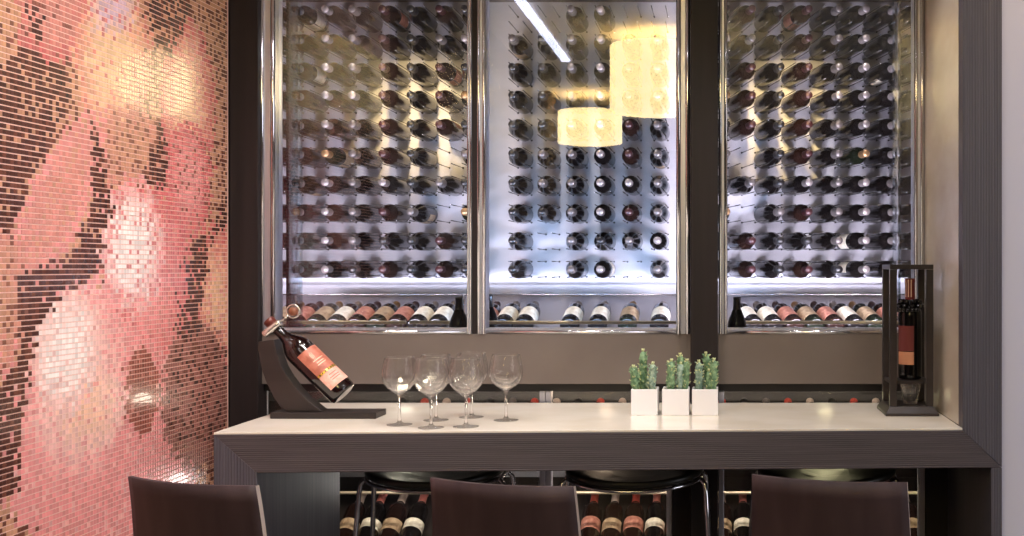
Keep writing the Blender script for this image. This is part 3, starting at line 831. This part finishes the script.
CH = [((133,475),(263,484.5),'dark wooden bar chair back at the left, beside the mosaic wall'),
      ((429,476),(583,485.5),'dark wooden bar chair back below the wine glasses'),
      ((748,473),(914,481.5),'dark wooden bar chair back at the right, nearest the right upright')]
for i, (l, r, lb) in enumerate(CH):
    o = bc if i == 0 else copy_tree(bc)
    dl, dr = (H-.93)*F/(l[1]-CY), (H-.93)*F/(r[1]-CY)
    a, b = Vector((X(l[0],dl),dl,0)), Vector((X(r[0],dr),dr,0))
    mid = (a+b)/2; yaw = math.atan2(b.y-a.y, b.x-a.x)
    nrm = Vector((-math.sin(yaw), math.cos(yaw), 0))
    o.location = mid+nrm*.012; o.rotation_euler = (0,0,yaw); o['label'] = lb
# ------------------------------------------------------------------ backless stools on the far side
def stool():
    t = thing('bar_stool', (0,0,0), '', 'bar stool', 'backless stools under the counter')
    out = []
    for i in range(40):
        a = 2*PI*i/40; c, s = math.cos(a), math.sin(a)
        p = 2/2.6
        out.append((.205*math.copysign(abs(c)**p, c), .165*math.copysign(abs(s)**p, s)))
    b = MB(); n_ = 40; v = []
    for (k_, dz) in ((.96,-.022),(1,-.014),(1,-.004),(.97,0),(.8,-.006),(.4,-.016)):
        v += [(x*k_, y*k_, .79+dz+.02*(abs(x)/.2)**2) for x,y in out]
    f = [tuple(range(n_-1,-1,-1)), tuple(5*n_+i for i in range(n_))]
    f += [(i*n_+k_, i*n_+(k_+1)%n_, (i+1)*n_+(k_+1)%n_, (i+1)*n_+k_) for i in range(5) for k_ in range(n_)]
    b.add(v, f, M['stoolseat'], None, True); st_ = b.build('seat', t)
    MB().tube([(x*.985,y*.985,.79-.028+.02*(abs(x)/.2)**2) for x,y in out], .0055, M['chrome'], 8, closed=True).build('seat_rim', st_)
    for sx in (-1,1):
        for sy in (-1,1):
            MB().tube([(sx*.170,sy*.05,.772),(sx*.198,sy*.06,.778),(sx*.209,sy*.065,.765),(sx*.212,sy*.07,.74),(sx*.255,sy*.13,.0)], .0075, M['chrome'], 10).build('leg', t)
    MB().tube([(-.236,-.10,.3),(.236,-.10,.3)], .007, M['chrome'], 8).build('footrest', t)
    return t
so = stool()
for i, (px, lb) in enumerate(((437,'backless chrome-legged stool under the counter, left of the middle chair'),
                              (635,'backless chrome-legged stool under the counter, right of the middle chair'),
                              (826,'backless chrome-legged stool under the counter behind the right chair'))):
    o = so if i == 0 else copy_tree(so)
    o.location = (X(px,3.27), 3.28, 0); o['label'] = lb

# ------------------------------------------------------------------ lamps
def pendant(x, y, z0, z1, r, label):
    t = thing('drum_pendant', (x, y, z0), label, 'pendant lamp', 'drum pendants behind the viewer')
    MB().lathe([(r,0),(r,z1-z0),(r-.004,z1-z0),(r-.004,0),(r,0)], M['lampshade'], 40).build('lamp_shade', t)
    MB().lathe([(.0005,.01),(r-.005,.01)], M['lampshade'], 32).build('diffuser', t)
    MB().tube([(0,0,.012),(0,0,3.0-z0)], .006, M['cap_black'], 8).build('cord', t)
def refl(px, py, t): return Vector((X(px,t), 2*GD-t, Z(py,t)))    # where something mirrored in the panes stands
a = refl(655,47,7.6); b = refl(655,112,7.6)
pendant(a.x, a.y, b.z, a.z, 45*7.6/F, 'large cream drum pendant lamp nearest the counter')
a = refl(590,112,10.2); b = refl(590,143,10.2)
pendant(a.x, a.y, b.z, a.z, 32*10.2/F, 'smaller cream drum pendant lamp farther back in the room')
p0, p1 = refl(512,-8,6.5), refl(573,63,8.5)
led = MB()
led.box(-1.235, -1.175, min(p0.y,p1.y), max(p0.y,p1.y), 2.985, 2.999, M['led'])
led.build('linear_ceiling_light', label='long white linear light on the ceiling near the mosaic wall', cat='ceiling light')

def light(kind, name, loc, tgt, energy, col, size=.3, size_y=None, **kw):
    ld = bpy.data.lights.new(name, kind); ld.energy = energy; ld.color = col
    if kind == 'AREA':
        ld.size = size
        if size_y: ld.shape = 'RECTANGLE'; ld.size_y = size_y
    if kind == 'SPOT':
        ld.shadow_soft_size = size; ld.spot_size = math.radians(kw.get('ang', 60)); ld.spot_blend = kw.get('blend', .6)
    if kind == 'POINT': ld.shadow_soft_size = size
    o = bpy.data.objects.new(name, ld); COL.objects.link(o); o.location = loc
    o.rotation_euler = (Vector(tgt)-Vector(loc)).to_track_quat('-Z','Y').to_euler()
    return o
WARM, NEUT, COOL, BLUE, LILA = (1,.80,.56), (1,.94,.90), (.86,.90,1), (.42,.64,1), (.88,.84,1)
# downlights over the counter
for i, x in enumerate((-1.05, -.35, .35)):
    light('SPOT', 'counter_downlight', (x, 2.95, 2.96), (x, 3.2, .9), 46, NEUT, .06, ang=62)
# added fill spots under the ceiling, standing in for the room's ambient light
for x in (-.9, .05, 1.0):
    for y in (.8, 1.9): light('SPOT', 'room_fill_spot', (x, y, 2.96), (x, y+.25, 0), 17, (.97,.95,1), .04, ang=125, blend=.7)
# daylight from the window side of the room on the right
light('AREA', 'side_daylight', (4.1, .6, 1.7), (-1.5, 1.6, 1.3), 95, (.93,.93,1), 3.6, 2.2)
light('SPOT', 'wall_lamp', (.95, 2.55, 2.8), (.85, 3.0, 2.2), 15, (1,.72,.42), .05, ang=60, blend=1.)
# wall washer on the mosaic
light('AREA', 'mosaic_wash', (-.55, 2.3, 2.95), (XL, 2.75, 1.1), 19, (1,.92,.90), .3, 1.0).data.spread = math.radians(88)
light('POINT', 'cellar_lamp', (-.98, 4.2, 2.10), (0, 0, 0), 7, (1,.78,.42), .13)
# cellar: cool strips along the sloping shelf, warm downlights under its ceiling
for x, w, c, e in ((-1.62,1.0,LILA,40), (-.58,.85,BLUE,21), (.42,1.0,LILA,58)):
    light('AREA', 'cellar_shelf_strip', (x, 3.80, 1.135), (x, 4.86, 2.1), e, c, w, .06)
for x in (-1.28, .24): light('SPOT', 'cellar_downlight', (x, 3.72, 2.30), (x+(.07 if x > 0 else -.07), 4.86, 2.04), 120, (1,.74,.34), .05, ang=34, blend=1.)
for x, y in ((-1.55, 4.35), (.55, 4.35), (-.62, 4.3)): light('SPOT', 'cellar_downlight', (x, y, 2.54), (x, y+.1, 1.5), 24, NEUT, .03, ang=100, blend=.8)
for x, y, z, e, c in ((X(612,4.2), 4.0, .96, .7, (1,.72,.5)), (X(820,4.2), 4.0, .96, .7, (1,.9,.5)), (-1.11, 3.85, .93, 1.3, (1,.9,.7)), (-1.15, 4.02, .62, 1.3, (1,.96,.9)), (-.75, 4.1, .66, 1.0, (1,.96,.94)), (-.28, 3.98, .62, .8, (1,.85,.75)), (.78, 3.95, .58, .6, (1,.95,.55))):
    light('POINT', 'low_cellar_lamp_and_fill', (x, y, z), (x, y, 0), e, c, .03)  # mosaic sparkle lamp, plus unseen lights added to brighten the low cellar
for x in (-1.5, -.5, .4): light('AREA', 'low_cellar_strip', (x, 3.68, 1.0), (x, 4.35, .45), 6, (1,.88,.72), .7, .05)

# ------------------------------------------------------------------ camera, world, output look
cd = bpy.data.cameras.new('camera'); cam = bpy.data.objects.new('camera', cd); COL.objects.link(cam)
cam.location = (0, 0, H); cam.rotation_euler = (PI/2, 0, 0)
cd.sensor_width = 36; cd.sensor_fit = 'HORIZONTAL'; cd.lens = 36*F/1024
cd.shift_x = (512-CX)/1024; cd.shift_y = -(268-CY)/1024
cd.clip_start = .05
SC.camera = cam
w = bpy.data.worlds.new('world'); SC.world = w; w.use_nodes = True
w.node_tree.nodes['Background'].inputs['Color'].default_value = (.5,.47,.5,1)
w.node_tree.nodes['Background'].inputs['Strength'].default_value = .05
vs_ = SC.view_settings
vs_.view_transform = 'Standard'; vs_.look = 'None'; vs_.exposure = 0; vs_.gamma = 1; vs_.use_curve_mapping = False
SC.display_settings.display_device = 'sRGB'
SC.cycles.transparent_max_bounces = 16; SC.cycles.transmission_bounces = 12; SC.cycles.max_bounces = 14
